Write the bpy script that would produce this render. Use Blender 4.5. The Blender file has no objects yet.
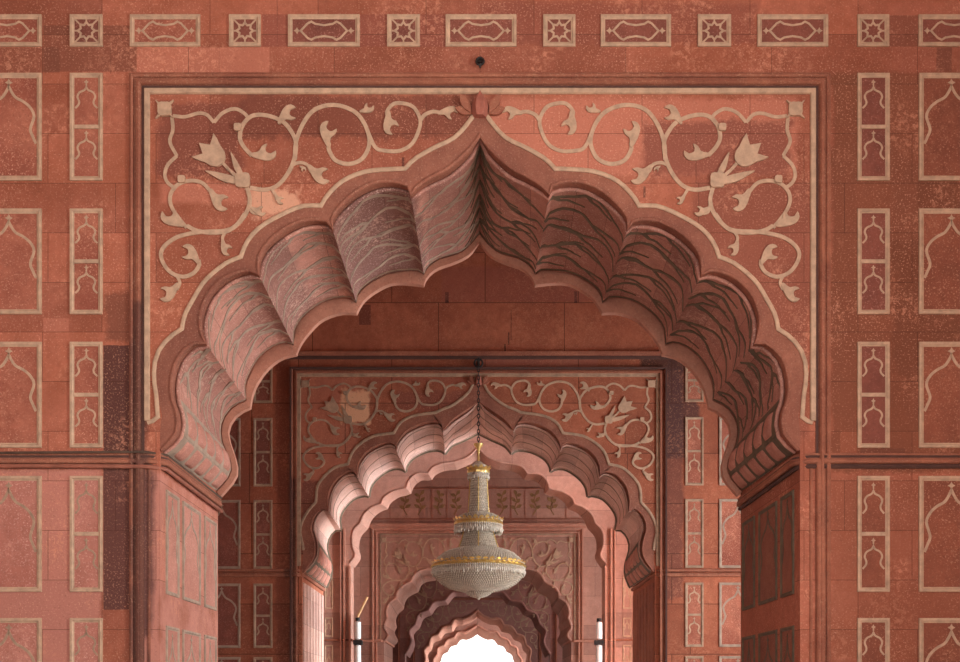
import bpy, bmesh, math, random
from mathutils import Vector
from mathutils.geometry import tessellate_polygon

random.seed(7)
PI = math.pi
# ------------------------------------------------------------------ camera, sky, light, exposure
F = 1120.0                 # focal length in pixels of a 960 px wide frame
HX, HY = 476.5, 700.0      # where the level line of sight meets the frame
CAMX, CAMZ = -0.044, 1.6
sc = bpy.context.scene
cam_d = bpy.data.cameras.new('camera')
cam = bpy.data.objects.new('camera', cam_d)
sc.collection.objects.link(cam)
cam.location = (CAMX, 0, CAMZ)
cam.rotation_euler = (PI/2, 0, 0)
cam_d.sensor_width = 36
cam_d.lens = 36*F/960
cam_d.shift_x = (480-HX)/960
cam_d.shift_y = (HY-331)/960
cam_d.clip_end = 500
sc.camera = cam
sc.view_settings.view_transform = 'Standard'
sc.view_settings.look = 'None'
sc.view_settings.gamma = 1
sc.view_settings.use_curve_mapping = False
sc.view_settings.exposure = 0.0

world = bpy.data.worlds.new('sky')
sc.world = world
world.use_nodes = True
wn = world.node_tree
for n in list(wn.nodes): wn.nodes.remove(n)
w_out = wn.nodes.new('ShaderNodeOutputWorld')
w_bg = wn.nodes.new('ShaderNodeBackground')
w_tc = wn.nodes.new('ShaderNodeTexCoord')
w_sep = wn.nodes.new('ShaderNodeSeparateXYZ')
w_ramp = wn.nodes.new('ShaderNodeValToRGB')
w_map = wn.nodes.new('ShaderNodeMapRange')
w_map.inputs['From Min'].default_value = -1
w_map.inputs['From Max'].default_value = 1
wn.links.new(w_tc.outputs['Generated'], w_sep.inputs[0])
wn.links.new(w_sep.outputs['Z'], w_map.inputs['Value'])
wn.links.new(w_map.outputs['Result'], w_ramp.inputs[0])
e = w_ramp.color_ramp.elements
e[0].position = 0.0; e[0].color = (1.0, .84, .72, 1)     # sunlit paving of the courtyard
e[1].position = 1.0; e[1].color = (.80, .90, 1.0, 1)
m_ = e.new(0.52); m_.color = (1.0, .97, .93, 1)
wn.links.new(w_ramp.outputs[0], w_bg.inputs['Color'])
w_bg.inputs['Strength'].default_value = 2.2
wn.links.new(w_bg.outputs[0], w_out.inputs['Surface'])
AREAS = [  # courtyard daylight for the near bays, added lamps to brighten the far bays: x, y, z, size y, size z, watts
    (12.3, 6.0, 4.2, 4.8, 7.6, 2600), (12.3, 21.0, 4.2, 5.6, 7.6, 1500), (12.3, 30.5, 4.2, 3.4, 7.6, 5600), (12.3, 39.0, 4.2, 3.0, 7.6, 1500), (12.3, 48.7, 3.4, 3.2, 6.0, 1000), (12.3, 56.0, 3.4, 3.0, 6.0, 1100), (12.3, 63.6, 3.4, 2.6, 6.0, 3500)]
for i, (x, y, z, sy, sz, w) in enumerate(AREAS):
    ld = bpy.data.lights.new('side_daylight_and_fill', 'AREA')
    ld.shape = 'RECTANGLE'; ld.size = sz; ld.size_y = sy; ld.energy = w; ld.color = (1.0, .97, .93) if y < 15 else (.93, .97, 1.0)
    lo = bpy.data.objects.new('side_daylight_and_fill', ld)
    sc.collection.objects.link(lo)
    lo.location = (x, y, z); lo.rotation_euler = (0, PI/2, 0)      # faces -x

# ------------------------------------------------------------------ helpers
def X(px, Y): return (px-HX)*Y/F + CAMX
def Z(py, Y): return CAMZ + (HY-py)*Y/F
ORG = {}
class MB:
    def __init__(s): s.v = []; s.f = []
    def add(s, vs, fs):
        b = len(s.v); s.v += [tuple(v) for v in vs]; s.f += [tuple(i+b for i in f) for f in fs]
    def build(s, name, m, parent=None, smooth=False, org=None):
        me = bpy.data.meshes.new(name)
        o = bpy.data.objects.new(name, me)
        base = ORG.get(parent.name) if parent else None
        if base is None: base = Vector(org) if org is not None else Vector((0, 0, 0))
        me.from_pydata([tuple(Vector(v)-base) for v in s.v], [], s.f)
        me.materials.append(m)
        bm = bmesh.new(); bm.from_mesh(me)
        bmesh.ops.recalc_face_normals(bm, faces=bm.faces)
        bm.to_mesh(me); bm.free()
        if smooth:
            me.polygons.foreach_set('use_smooth', [True]*len(me.polygons))
            me.set_sharp_from_angle(angle=math.radians(38))
        me.update()
        sc.collection.objects.link(o)
        if parent: o.parent = parent
        else: o.location = base
        ORG[o.name] = base
        return o
def tag(o, label=None, cat=None, group=None, kind=None):
    if label: o['label'] = label
    if cat: o['category'] = cat
    if group: o['group'] = group
    if kind: o['kind'] = kind
    return o
def thing(name, label, cat, loc, group=None):
    o = bpy.data.objects.new(name, None); sc.collection.objects.link(o)
    o.empty_display_size = .1
    o.location = loc; ORG[o.name] = Vector(loc)
    return tag(o, label, cat, group)

def box(mb, x0, x1, y0, y1, z0, z1):
    vs = [(x, y, z) for x in (x0, x1) for y in (y0, y1) for z in (z0, z1)]
    mb.add(vs, [(0,1,3,2),(4,6,7,5),(0,4,5,1),(2,3,7,6),(0,2,6,4),(1,5,7,3)])
def front(Y): return lambda u, v, h: (u, Y-h, v)          # wall plane facing the camera
def side(x, s): return lambda u, v, h: (x+s*h, u, v)      # jamb plane, s = direction it faces

def catmull(P, n=8, closed=False):
    out = []; m = len(P)
    rng = m if closed else m-1
    for i in range(rng):
        if closed: a, b, c, d = P[(i-1) % m], P[i], P[(i+1) % m], P[(i+2) % m]
        else:
            b, c = P[i], P[i+1]
            a = P[i-1] if i else (2*b[0]-c[0], 2*b[1]-c[1])
            d = P[i+2] if i+2 < m else (2*c[0]-b[0], 2*c[1]-b[1])
        for k in range(n):
            t = k/n
            out.append(tuple(.5*(2*b[j]+(c[j]-a[j])*t+(2*a[j]-5*b[j]+4*c[j]-d[j])*t*t+(3*b[j]-a[j]-3*c[j]+d[j])*t**3) for j in range(2)))
    if not closed: out.append(tuple(P[-1]))
    return out
def resample(P, n):
    L = [0]
    for a, b in zip(P, P[1:]): L.append(L[-1]+math.dist(a, b))
    out = []; j = 0
    for k in range(n+1):
        t = L[-1]*k/n
        while j < len(P)-2 and L[j+1] < t: j += 1
        d = L[j+1]-L[j]; f = (t-L[j])/d if d > 1e-9 else 0
        f = min(max(f, 0), 1)
        out.append(tuple(P[j][i]+(P[j+1][i]-P[j][i])*f for i in range(len(P[0]))))
    return out
def sweep(mb, path, prof, M, closed=False, ends=True, taper=None):
    """profile points (across, height) swept with mitres along a path lying in a plane"""
    n = len(path); rings = []
    for i, p in enumerate(path):
        if closed or 0 < i < n-1:
            a, c = path[(i-1) % n], path[(i+1) % n]
            d1 = Vector((p[0]-a[0], p[1]-a[1])); d2 = Vector((c[0]-p[0], c[1]-p[1]))
        elif i == 0: d1 = d2 = Vector((path[1][0]-p[0], path[1][1]-p[1]))
        else: d1 = d2 = Vector((p[0]-path[i-1][0], p[1]-path[i-1][1]))
        if d1.length < 1e-9: d1 = d2
        if d2.length < 1e-9: d2 = d1
        d1 = d1.normalized(); d2 = d2.normalized()
        n1 = Vector((-d1.y, d1.x)); n2 = Vector((-d2.y, d2.x)); m = n1+n2
        m = n1 if m.length < .2 else m.normalized()
        k = 1/max(.45, m.dot(n1))
        w = taper[i] if taper else 1
        rings.append([M(p[0]+m.x*a*k*w, p[1]+m.y*a*k*w, h) for a, h in prof])
    q = len(prof); vs = [v for r in rings for v in r]; fs = []
    for i in range(n if closed else n-1):
        j = (i+1) % n
        for k in range(q-1): fs.append((i*q+k, j*q+k, j*q+k+1, i*q+k+1))
    if ends and not closed: fs += [tuple(range(q)), tuple((n-1)*q+k for k in range(q))[::-1]]
    mb.add(vs, fs)
def slab(mb, pts, h0, h1, M, sides=True):
    """closed outline in a plane, with thickness"""
    P = [Vector((p[0], p[1], 0)) for p in pts]; n = len(P)
    tris = tessellate_polygon([P])
    vs = [M(p[0], p[1], h1) for p in pts]; fs = [tuple(t) for t in tris]
    if sides:
        vs += [M(p[0], p[1], h0) for p in pts]
        fs += [(i, (i+1) % n, n+(i+1) % n, n+i) for i in range(n)]
    mb.add(vs, fs)
def ribbon(mb, pts, w, M, h=.006, taper=None):
    sweep(mb, pts, [(-w/2, 0), (-w/2, h), (w/2, h), (w/2, 0)], M, taper=taper)
def tube(mb, pts, r, n=8):
    pts = [Vector(p) for p in pts]; rings = []; a = None
    for i, p in enumerate(pts):
        d = pts[min(i+1, len(pts)-1)]-pts[max(i-1, 0)]
        d = d.normalized() if d.length > 1e-9 else Vector((0, 0, 1))
        if a is None: a = d.cross(Vector((0, 0, 1)) if abs(d.z) < .9 else Vector((1, 0, 0)))
        a = a-d*a.dot(d)
        a = a.normalized() if a.length > 1e-6 else d.orthogonal().normalized()
        b = a.cross(d)
        rr = r[i] if isinstance(r, (list, tuple)) else r
        rings.append([p+a*rr*math.cos(2*PI*k/n)+b*rr*math.sin(2*PI*k/n) for k in range(n)])
    vs = [v for g in rings for v in g]; fs = []
    for i in range(len(pts)-1):
        for k in range(n): fs.append((i*n+k, i*n+(k+1) % n, (i+1)*n+(k+1) % n, (i+1)*n+k))
    fs += [tuple(range(n)), tuple((len(pts)-1)*n+k for k in range(n))[::-1]]
    mb.add(vs, fs)
def lathe(mb, prof, c, n=40, mod=None):
    vs = []; fs = []
    for i, (r, z) in enumerate(prof):
        for k in range(n):
            a = 2*PI*k/n; rr = r*(mod(a, i) if mod else 1)
            vs.append((c[0]+rr*math.cos(a), c[1]+rr*math.sin(a), c[2]+z))
    for i in range(len(prof)-1):
        for k in range(n): fs.append((i*n+k, i*n+(k+1) % n, (i+1)*n+(k+1) % n, (i+1)*n+k))
    mb.add(vs, fs)

# ------------------------------------------------------------------ materials
def nmat(name):
    m = bpy.data.materials.new(name); m.use_nodes = True
    nt = m.node_tree; b = nt.nodes['Principled BSDF']
    return m, nt, b
def math_n(nt, op, a, b=None, clamp=False):
    n = nt.nodes.new('ShaderNodeMath'); n.operation = op; n.use_clamp = clamp
    for i, v in enumerate((a, b)):
        if v is None: continue
        if isinstance(v, (int, float)): n.inputs[i].default_value = v
        else: nt.links.new(v, n.inputs[i])
    return n.outputs[0]
def mix_n(nt, fac, a, b, mode='MIX'):
    n = nt.nodes.new('ShaderNodeMix'); n.data_type = 'RGBA'; n.blend_type = mode
    for i, v in ((0, fac), (6, a), (7, b)):
        if isinstance(v, (int, float)): n.inputs[i].default_value = v
        elif isinstance(v, tuple): n.inputs[i].default_value = (*v[:3], 1)
        else: nt.links.new(v, n.inputs[i])
    return n.outputs[2]
def noise_n(nt, vec, scale, detail=4, rough=.6, dist=0):
    n = nt.nodes.new('ShaderNodeTexNoise'); nt.links.new(vec, n.inputs['Vector'])
    n.inputs['Scale'].default_value = scale; n.inputs['Detail'].default_value = detail
    n.inputs['Roughness'].default_value = rough; n.inputs['Distortion'].default_value = dist
    return n
def ramp_n(nt, fac, stops):
    n = nt.nodes.new('ShaderNodeValToRGB'); nt.links.new(fac, n.inputs[0])
    el = n.color_ramp.elements
    while len(el) < len(stops): el.new(.5)
    for q, (p, c) in zip(el, stops):
        q.position = p; q.color = (c, c, c, 1) if isinstance(c, (int, float)) else (*c, 1)
    return n.outputs[0]
def stone(name, base, dark, block=None, axes='xz', speck=.5, patches=(), scrape=.25, rough=.85, mortar=.004, offs=(0, 0)):
    """weathered red sandstone: laid blocks with fine joints, stains, pale flecks, scraped patches"""
    m, nt, b = nmat(name)
    g = nt.nodes.new('ShaderNodeNewGeometry'); pos = g.outputs['Position']
    sep = nt.nodes.new('ShaderNodeSeparateXYZ'); nt.links.new(pos, sep.inputs[0])
    cmb = nt.nodes.new('ShaderNodeCombineXYZ')
    nt.links.new(sep.outputs['X' if axes[0] == 'x' else 'Y'], cmb.inputs[0])
    nt.links.new(math_n(nt, 'SUBTRACT', sep.outputs['Z'], math_n(nt, 'ABSOLUTE', sep.outputs['X'])) if axes == 'soffit' else sep.outputs['Z'], cmb.inputs[1])
    big = noise_n(nt, pos, .9, 5, .65)
    col = mix_n(nt, ramp_n(nt, big.outputs[0], [(.38, 0), (.66, 1)]), base, dark)
    med = noise_n(nt, pos, 5.5, 6, .7)
    col = mix_n(nt, math_n(nt, 'MULTIPLY', ramp_n(nt, med.outputs[0], [(.35, 0), (.75, 1)]), .55), col, tuple(c*.62 for c in dark))
    joint = None
    if block:
        br = nt.nodes.new('ShaderNodeTexBrick')
        mp = nt.nodes.new('ShaderNodeMapping'); mp.inputs['Location'].default_value = (offs[0], offs[1], 0)
        nt.links.new(cmb.outputs[0], mp.inputs[0]); nt.links.new(mp.outputs[0], br.inputs['Vector'])
        br.inputs['Scale'].default_value = 1; br.inputs['Brick Width'].default_value = block[0]; br.inputs['Row Height'].default_value = block[1]
        br.inputs['Mortar Size'].default_value = mortar; br.inputs['Mortar Smooth'].default_value = .3
        br.inputs['Color1'].default_value = (.76, .72, .72, 1); br.inputs['Color2'].default_value = (1.14, 1.10, 1.08, 1); br.inputs['Mortar'].default_value = (1, 1, 1, 1)
        br.offset_frequency = 2; br.squash = 1.35; br.squash_frequency = 3
        col = mix_n(nt, 1.0, col, br.outputs['Color'], 'MULTIPLY')
        joint = br.outputs['Fac']
    wob = noise_n(nt, pos, 2.2, 4, .6)
    for (x0, x1, z0, z1, c, f, sharp) in patches:      # stones of another colour, stains and some painted shade, where they are
        ax = math_n(nt, 'ADD', sep.outputs['Y' if axes[0] == 'y' else 'X'], math_n(nt, 'MULTIPLY', math_n(nt, 'SUBTRACT', wob.outputs[0], .5), .5*(1-sharp)))
        az = math_n(nt, 'ADD', sep.outputs['Z'], math_n(nt, 'MULTIPLY', math_n(nt, 'SUBTRACT', med.outputs[0], .5), .5*(1-sharp)))
        dx = math_n(nt, 'SUBTRACT', (x1-x0)/2, math_n(nt, 'ABSOLUTE', math_n(nt, 'SUBTRACT', ax, (x0+x1)/2)))
        dz = math_n(nt, 'SUBTRACT', (z1-z0)/2, math_n(nt, 'ABSOLUTE', math_n(nt, 'SUBTRACT', az, (z0+z1)/2)))
        k = 120 if sharp > .9 else 14
        fac = math_n(nt, 'MULTIPLY', math_n(nt, 'MINIMUM', dx, dz), k, True)
        col = mix_n(nt, math_n(nt, 'MULTIPLY', fac, f), col, c)
    if scrape:
        s1 = noise_n(nt, pos, 1.3, 3, .5); s2 = noise_n(nt, pos, 14, 5, .75, .4)
        f = math_n(nt, 'MULTIPLY', ramp_n(nt, s1.outputs[0], [(.52, 0), (.64, 1)]), ramp_n(nt, s2.outputs[0], [(.5, 0), (.6, 1)]))
        col = mix_n(nt, math_n(nt, 'MULTIPLY', f, scrape), col, (min(1, base[0]*1.5), base[1]*1.9, base[2]*1.9))
    fl = noise_n(nt, pos, 42, 3, .7)
    f = ramp_n(nt, fl.outputs[0], [(.56, 0), (.64, 1)])
    f2 = ramp_n(nt, noise_n(nt, pos, 1.1, 2).outputs[0], [(.35, .25), (.65, 1)])
    col = mix_n(nt, math_n(nt, 'MULTIPLY', math_n(nt, 'MULTIPLY', f, f2), speck), col, (min(1, base[0]*1.55), base[1]*2.3, base[2]*2.5))
    f = ramp_n(nt, noise_n(nt, pos, 26, 4, .7).outputs[0], [(.30, 1), (.42, 0)])
    col = mix_n(nt, math_n(nt, 'MULTIPLY', f, .45), col, tuple(c*.4 for c in dark))
    if joint is not None:
        col = mix_n(nt, math_n(nt, 'MULTIPLY', joint, .75), col, tuple(c*.22 for c in dark))
    nt.links.new(col, b.inputs['Base Color'])
    b.inputs['Roughness'].default_value = rough
    b.inputs['Specular IOR Level'].default_value = .25
    bp = nt.nodes.new('ShaderNodeBump'); bp.inputs['Strength'].default_value = .35; bp.inputs['Distance'].default_value = .012
    nt.links.new(noise_n(nt, pos, 18, 6, .7).outputs[0], bp.inputs['Height'])
    nt.links.new(bp.outputs[0], b.inputs['Normal'])
    return m
def plain(name, c, rough=.6, metal=0, var=.25, scale=12, emit=None):
    m, nt, b = nmat(name)
    g = nt.nodes.new('ShaderNodeNewGeometry')
    n = noise_n(nt, g.outputs['Position'], scale, 5, .65)
    col = mix_n(nt, ramp_n(nt, n.outputs[0], [(.3, 0), (.7, 1)]), tuple(x*(1-var) for x in c), tuple(min(1, x*(1+var*.5)) for x in c))
    nt.links.new(col, b.inputs['Base Color'])
    b.inputs['Roughness'].default_value = rough; b.inputs['Metallic'].default_value = metal
    if emit:
        b.inputs['Emission Color'].default_value = (*emit[0], 1); b.inputs['Emission Strength'].default_value = emit[1]
    return m
RED = (.49, .176, .112); REDD = (.36, .118, .066)
BRN = (.17, .062, .040); LTB = (.56, .21, .14); PNK = (.58, .30, .235)
def q1(x0, x1, y0, y1, c, f=.8, s=.95):                    # front wall patch given on its own elevation
    return (X(x0, 14), X(x1, 14), Z(y1, 14), Z(y0, 14), c, f, s)
P1 = [q1(401.5, 404.5, 157, 167, (.12, .04, .03), .9), q1(643, 646, 186, 198, (.15, .06, .04), .9), q1(110, 111.5, 47, 74, BRN, .8), q1(103, 137, 47, 73, BRN, .0), q1(218.5, 220, 47, 76, (.08, .03, .02), .8), q1(276.5, 277.8, 0, 46, (.12, .04, .03), .7), q1(43, 137, 25, 72, BRN, .62), q1(-20, 60, 47, 73, BRN, .5), q1(137, 270, 47, 75, LTB, .6), q1(262, 480, 14, 47, (.27, .085, .06), .7),
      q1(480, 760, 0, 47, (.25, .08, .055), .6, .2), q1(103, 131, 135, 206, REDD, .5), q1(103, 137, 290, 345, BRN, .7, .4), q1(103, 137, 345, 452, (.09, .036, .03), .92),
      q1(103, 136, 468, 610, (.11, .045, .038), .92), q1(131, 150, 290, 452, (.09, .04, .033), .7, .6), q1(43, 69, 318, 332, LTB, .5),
      q1(156, 245, 100, 180, (.20, .065, .045), .75, .3), q1(230, 480, 92, 140, (.18, .058, .038), .8, .1), q1(157, 250, 180, 206, LTB, .6, .7),
      q1(252, 300, 188, 220, (.75, .42, .28), .8, .0), q1(157, 200, 225, 330, REDD, .5, .6), q1(480, 800, 96, 178, LTB, .65, .6),
      q1(640, 795, 118, 178, (.24, .08, .055), .8, .1), q1(690, 812, 180, 440, (.26, .09, .06), .7, .6), q1(890, 960, 160, 380, (.13, .045, .03), .62, .0),
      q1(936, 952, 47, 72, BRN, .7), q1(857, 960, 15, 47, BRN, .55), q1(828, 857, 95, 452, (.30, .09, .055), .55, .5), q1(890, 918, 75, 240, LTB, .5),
      q1(828, 1000, 70, 475, (.19, .068, .036), .75, .6), q1(828, 1000, 475, 760, (.26, .095, .055), .45, .6), q1(840, 857, 430, 470, REDD, .6), q1(860, 905, 448, 470, BRN, .7), q1(-40, 103, 466, 700, (.56, .25, .20), .65, .6), (-4.3, -3.95, 0, Z(469, 14), (.58, .27, .215), .75, .6), q1(136, 156.5, 468, 640, (.13, .058, .052), .85, .6)]  # the broad right-hand patches paint the weaker light there into the stone
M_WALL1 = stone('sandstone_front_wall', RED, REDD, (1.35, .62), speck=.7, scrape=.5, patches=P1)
M_FIELD = stone('sandstone_panel_field', RED, (.30, .092, .06), speck=.75, scrape=.35)
M_FIELDP = stone('sandstone_rosy_field', (.56, .245, .19), (.45, .17, .125), speck=.6, scrape=.35)
M_FIELDR = stone('sandstone_shaded_field', (.34, .115, .068), (.24, .08, .05), speck=.9, scrape=.3)  # darker field copy for the right side, its dimmer light put into the colour
M_FIELDD = stone('sandstone_dark_field', (.30, .10, .07), (.19, .065, .048), speck=.8, scrape=.3)
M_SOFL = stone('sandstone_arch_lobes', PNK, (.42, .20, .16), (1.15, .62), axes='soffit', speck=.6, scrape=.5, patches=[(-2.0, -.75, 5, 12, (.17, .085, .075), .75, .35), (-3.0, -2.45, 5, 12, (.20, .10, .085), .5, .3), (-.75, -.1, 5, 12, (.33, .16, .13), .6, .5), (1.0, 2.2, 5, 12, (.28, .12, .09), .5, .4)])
M_LOBE2 = stone('pale_sandstone_lobes', (.68, .46, .39), (.56, .35, .29), (1.15, .62), axes='soffit', speck=.3, scrape=.3)
M_BAND = stone('sandstone_arch_band', (.36, .145, .095), (.24, .09, .062), speck=.5, scrape=.15)
M_LIP = stone('sandstone_arch_lip', (.60, .30, .215), (.48, .22, .155), speck=.2, scrape=.1)
M_PETAL = stone('sandstone_petals', (.60, .29, .225), (.46, .20, .15), speck=.4, scrape=.1)
M_TRIM = stone('sandstone_mouldings', (.42, .165, .10), (.28, .10, .065), speck=.45, scrape=.2, patches=[(X(128, 14), X(154, 14), 0, Z(300, 14), (.10, .045, .038), .75, .5)])
def q2(x0, x1, y0, y1, c, f=.8, s=.95):
    return (X(x0, 25.2), X(x1, 25.2), Z(y1, 25.2), Z(y0, 25.2), c, f, s)
HOLE = (.02, .01, .01)
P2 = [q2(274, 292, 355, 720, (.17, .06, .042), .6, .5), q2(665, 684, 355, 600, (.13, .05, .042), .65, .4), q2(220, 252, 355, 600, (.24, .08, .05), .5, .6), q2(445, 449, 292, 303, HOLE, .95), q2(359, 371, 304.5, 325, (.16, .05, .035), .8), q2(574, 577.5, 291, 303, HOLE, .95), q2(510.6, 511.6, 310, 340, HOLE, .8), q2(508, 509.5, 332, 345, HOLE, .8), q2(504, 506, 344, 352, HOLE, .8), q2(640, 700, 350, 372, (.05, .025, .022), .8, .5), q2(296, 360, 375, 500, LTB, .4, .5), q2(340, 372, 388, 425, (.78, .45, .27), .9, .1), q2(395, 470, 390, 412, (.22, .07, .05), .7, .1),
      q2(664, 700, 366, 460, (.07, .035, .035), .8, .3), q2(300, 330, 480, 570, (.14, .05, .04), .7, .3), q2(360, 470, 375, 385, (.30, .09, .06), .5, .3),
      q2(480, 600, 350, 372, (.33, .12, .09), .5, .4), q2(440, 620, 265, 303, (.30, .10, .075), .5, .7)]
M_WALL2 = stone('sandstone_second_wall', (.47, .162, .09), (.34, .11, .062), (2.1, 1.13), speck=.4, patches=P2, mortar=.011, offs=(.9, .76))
M_WALL3 = stone('sandstone_chamber_wall', (.56, .33, .26), (.46, .25, .19), (2.2, 1.1), speck=.25, scrape=.1, mortar=.006)
M_WALL5 = stone('sandstone_far_wall', (.40, .21, .18), (.30, .15, .13), (2.2, 1.1), speck=.2, scrape=.1)
M_SIDE = stone('sandstone_side_wall', (.50, .27, .20), (.38, .19, .14), (1.6, .8), axes='yz', speck=.3)
M_FLOOR = stone('floor_slabs', (.54, .44, .37), (.42, .33, .27), speck=.3, rough=.6)
M_TAN = plain('pale_marble_inlay', (.55, .375, .25), .6, var=.3, scale=9)
M_TAND = plain('weathered_marble_inlay', (.42, .285, .19), .65, var=.35, scale=9)
M_GREY = plain('grey_green_inlay', (.40, .30, .225), .7, var=.35, scale=7)
M_OLIVE = plain('dark_olive_inlay', (.15, .112, .068), .7, var=.4, scale=7)
M_FAINT = plain('rosy_inlay', (.62, .33, .24), .7, var=.25, scale=7)
M_LEAFG = plain('olive_gold_inlay', (.30, .17, .07), .7, var=.4, scale=5)
M_IRON = plain('black_iron', (.018, .014, .013), .6, .3)
M_PIPE = plain('red_painted_pipe', (.36, .13, .085), .5, var=.4, scale=6)
M_CABLE = plain('dusty_brown_cable', (.10, .06, .04), .7, var=.4, scale=8)
M_GOLD = plain('polished_gold', (.95, .68, .26), .3, .75, var=.25, scale=30)
M_WHITE = plain('white_lamp_cover', (.80, .82, .80), .4, var=.08)
M_WOOD = plain('bare_yellow_wood', (.62, .38, .17), .6, var=.25)
def crystal_mat(name, c, trans):
    m, nt, b = nmat(name)
    g = nt.nodes.new('ShaderNodeNewGeometry')
    n = noise_n(nt, g.outputs['Position'], 38, 3, .6)
    col = mix_n(nt, ramp_n(nt, n.outputs[0], [(.35, 0), (.65, 1)]), tuple(x*.62 for x in c), c)
    nt.links.new(col, b.inputs['Base Color'])
    b.inputs['Roughness'].default_value = .12; b.inputs['Transmission Weight'].default_value = trans
    b.inputs['IOR'].default_value = 1.5; b.inputs['Specular IOR Level'].default_value = .8
    return m
M_CRYS = crystal_mat('cut_crystal', (.97, .87, .72), .15)
M_DROP = crystal_mat('clear_crystal_drops', (.96, .88, .74), .15)
M_CORE = plain('chandelier_lining', (.52, .44, .34), .45, .2, var=.5, scale=22)

# ------------------------------------------------------------------ arch outlines: left half, one list per lobe (apex first)
NS = 12
def prof(segs, Y, n=NS):
    out = []
    for s in segs:
        r = resample(catmull(s, 10), n)
        out.append([(X(a, Y), Z(b, Y)) for a, b in r])
    x0 = out[0][0][0]
    out[0][0] = (0.0, out[0][0][1])
    return out
def flat(P):
    o = list(P[0])
    for s in P[1:]: o += s[1:]
    return o
def mir(pts): return [(-a, b) for a, b in pts]
def both(half):            # full outline left foot -> apex -> right foot
    return list(reversed(half)) + mir(half)[1:]

def wall_solid(name, m, Y0, Y1, half, xw, ztop, foot_x):
    """wall with an arched opening; half = opening outline from apex down to the springing"""
    pts = list(half)
    pts.append((foot_x, pts[-1][1]-.02)); pts.append((foot_x, 0.0))
    mb = MB()
    for s in (1, -1):
        poly = [(s*a, b) for a, b in pts] + [(-s*xw, 0), (-s*xw, ztop), (0, ztop)]
        n = len(poly)
        tris = tessellate_polygon([[Vector((a, b, 0)) for a, b in poly]])
        for Y in (Y0, Y1): mb.add([(a, Y, b) for a, b in poly], [tuple(t) for t in tris])
        vs = [(a, Y0, b) for a, b in poly]+[(a, Y1, b) for a, b in poly]
        mb.add(vs, [(i, i+1, n+i+1, n+i) for i in range(n-1)])
    o = mb.build(name, m)
    return tag(o, kind='structure')

def surf(A, B, a, t, YA, YB, seg):
    """point on the lofted lobe, and its inward normal"""
    def pt(a, t):
        a = min(max(a, 0), 1); f = a*NS; i = min(int(f), NS-1); g = f-i
        pa = [A[seg][i][j]*(1-g)+A[seg][i+1][j]*g for j in range(2)]
        pb = [B[seg][i][j]*(1-g)+B[seg][i+1][j]*g for j in range(2)]
        return Vector((pa[0]*(1-t)+pb[0]*t, YA*(1-t)+YB*t, pa[1]*(1-t)+pb[1]*t))
    p = pt(a, t); e = .02
    n = (pt(min(a+e, 1), t)-pt(max(a-e, 0), t)).cross(pt(a, min(t+e, 1))-pt(a, max(t-e, 0)))
    n = n.normalized() if n.length > 1e-9 else Vector((0, 0, -1))
    if n.dot(Vector((-p.x*.6, 0, 3.0-p.z))) < 0: n = -n
    return p, n
def lobe_lines(mb, A, B, YA, YB, seg, s, lines, w, h=.008):
    """inlaid vine lines on a lobe; lines are lists of (a, t, width factor)"""
    for ln in lines:
        fine = []
        for q, r in zip(ln, ln[1:]):
            for k in range(3):
                f = k/3; fine.append(tuple(q[j]*(1-f)+r[j]*f for j in range(3)))
        fine.append(ln[-1]); vs = []
        P = [surf(A, B, a, t, YA, YB, seg) for a, t, _ in fine]
        for i, (p, n) in enumerate(P):
            d = P[min(i+1, len(P)-1)][0]-P[max(i-1, 0)][0]
            if d.length < 1e-9: d = Vector((0, 1, 0))
            c = d.normalized().cross(n).normalized()*w*fine[i][2]/2
            q = p+n*h
            for v in (p+c, q+c, q-c, p-c): vs.append((v.x*s, v.y, v.z))
        fs = []
        for i in range(len(P)-1):
            for k in range(3): fs.append((i*4+k, i*4+k+1, i*4+5+k, i*4+4+k))
        mb.add(vs, fs)

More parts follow.
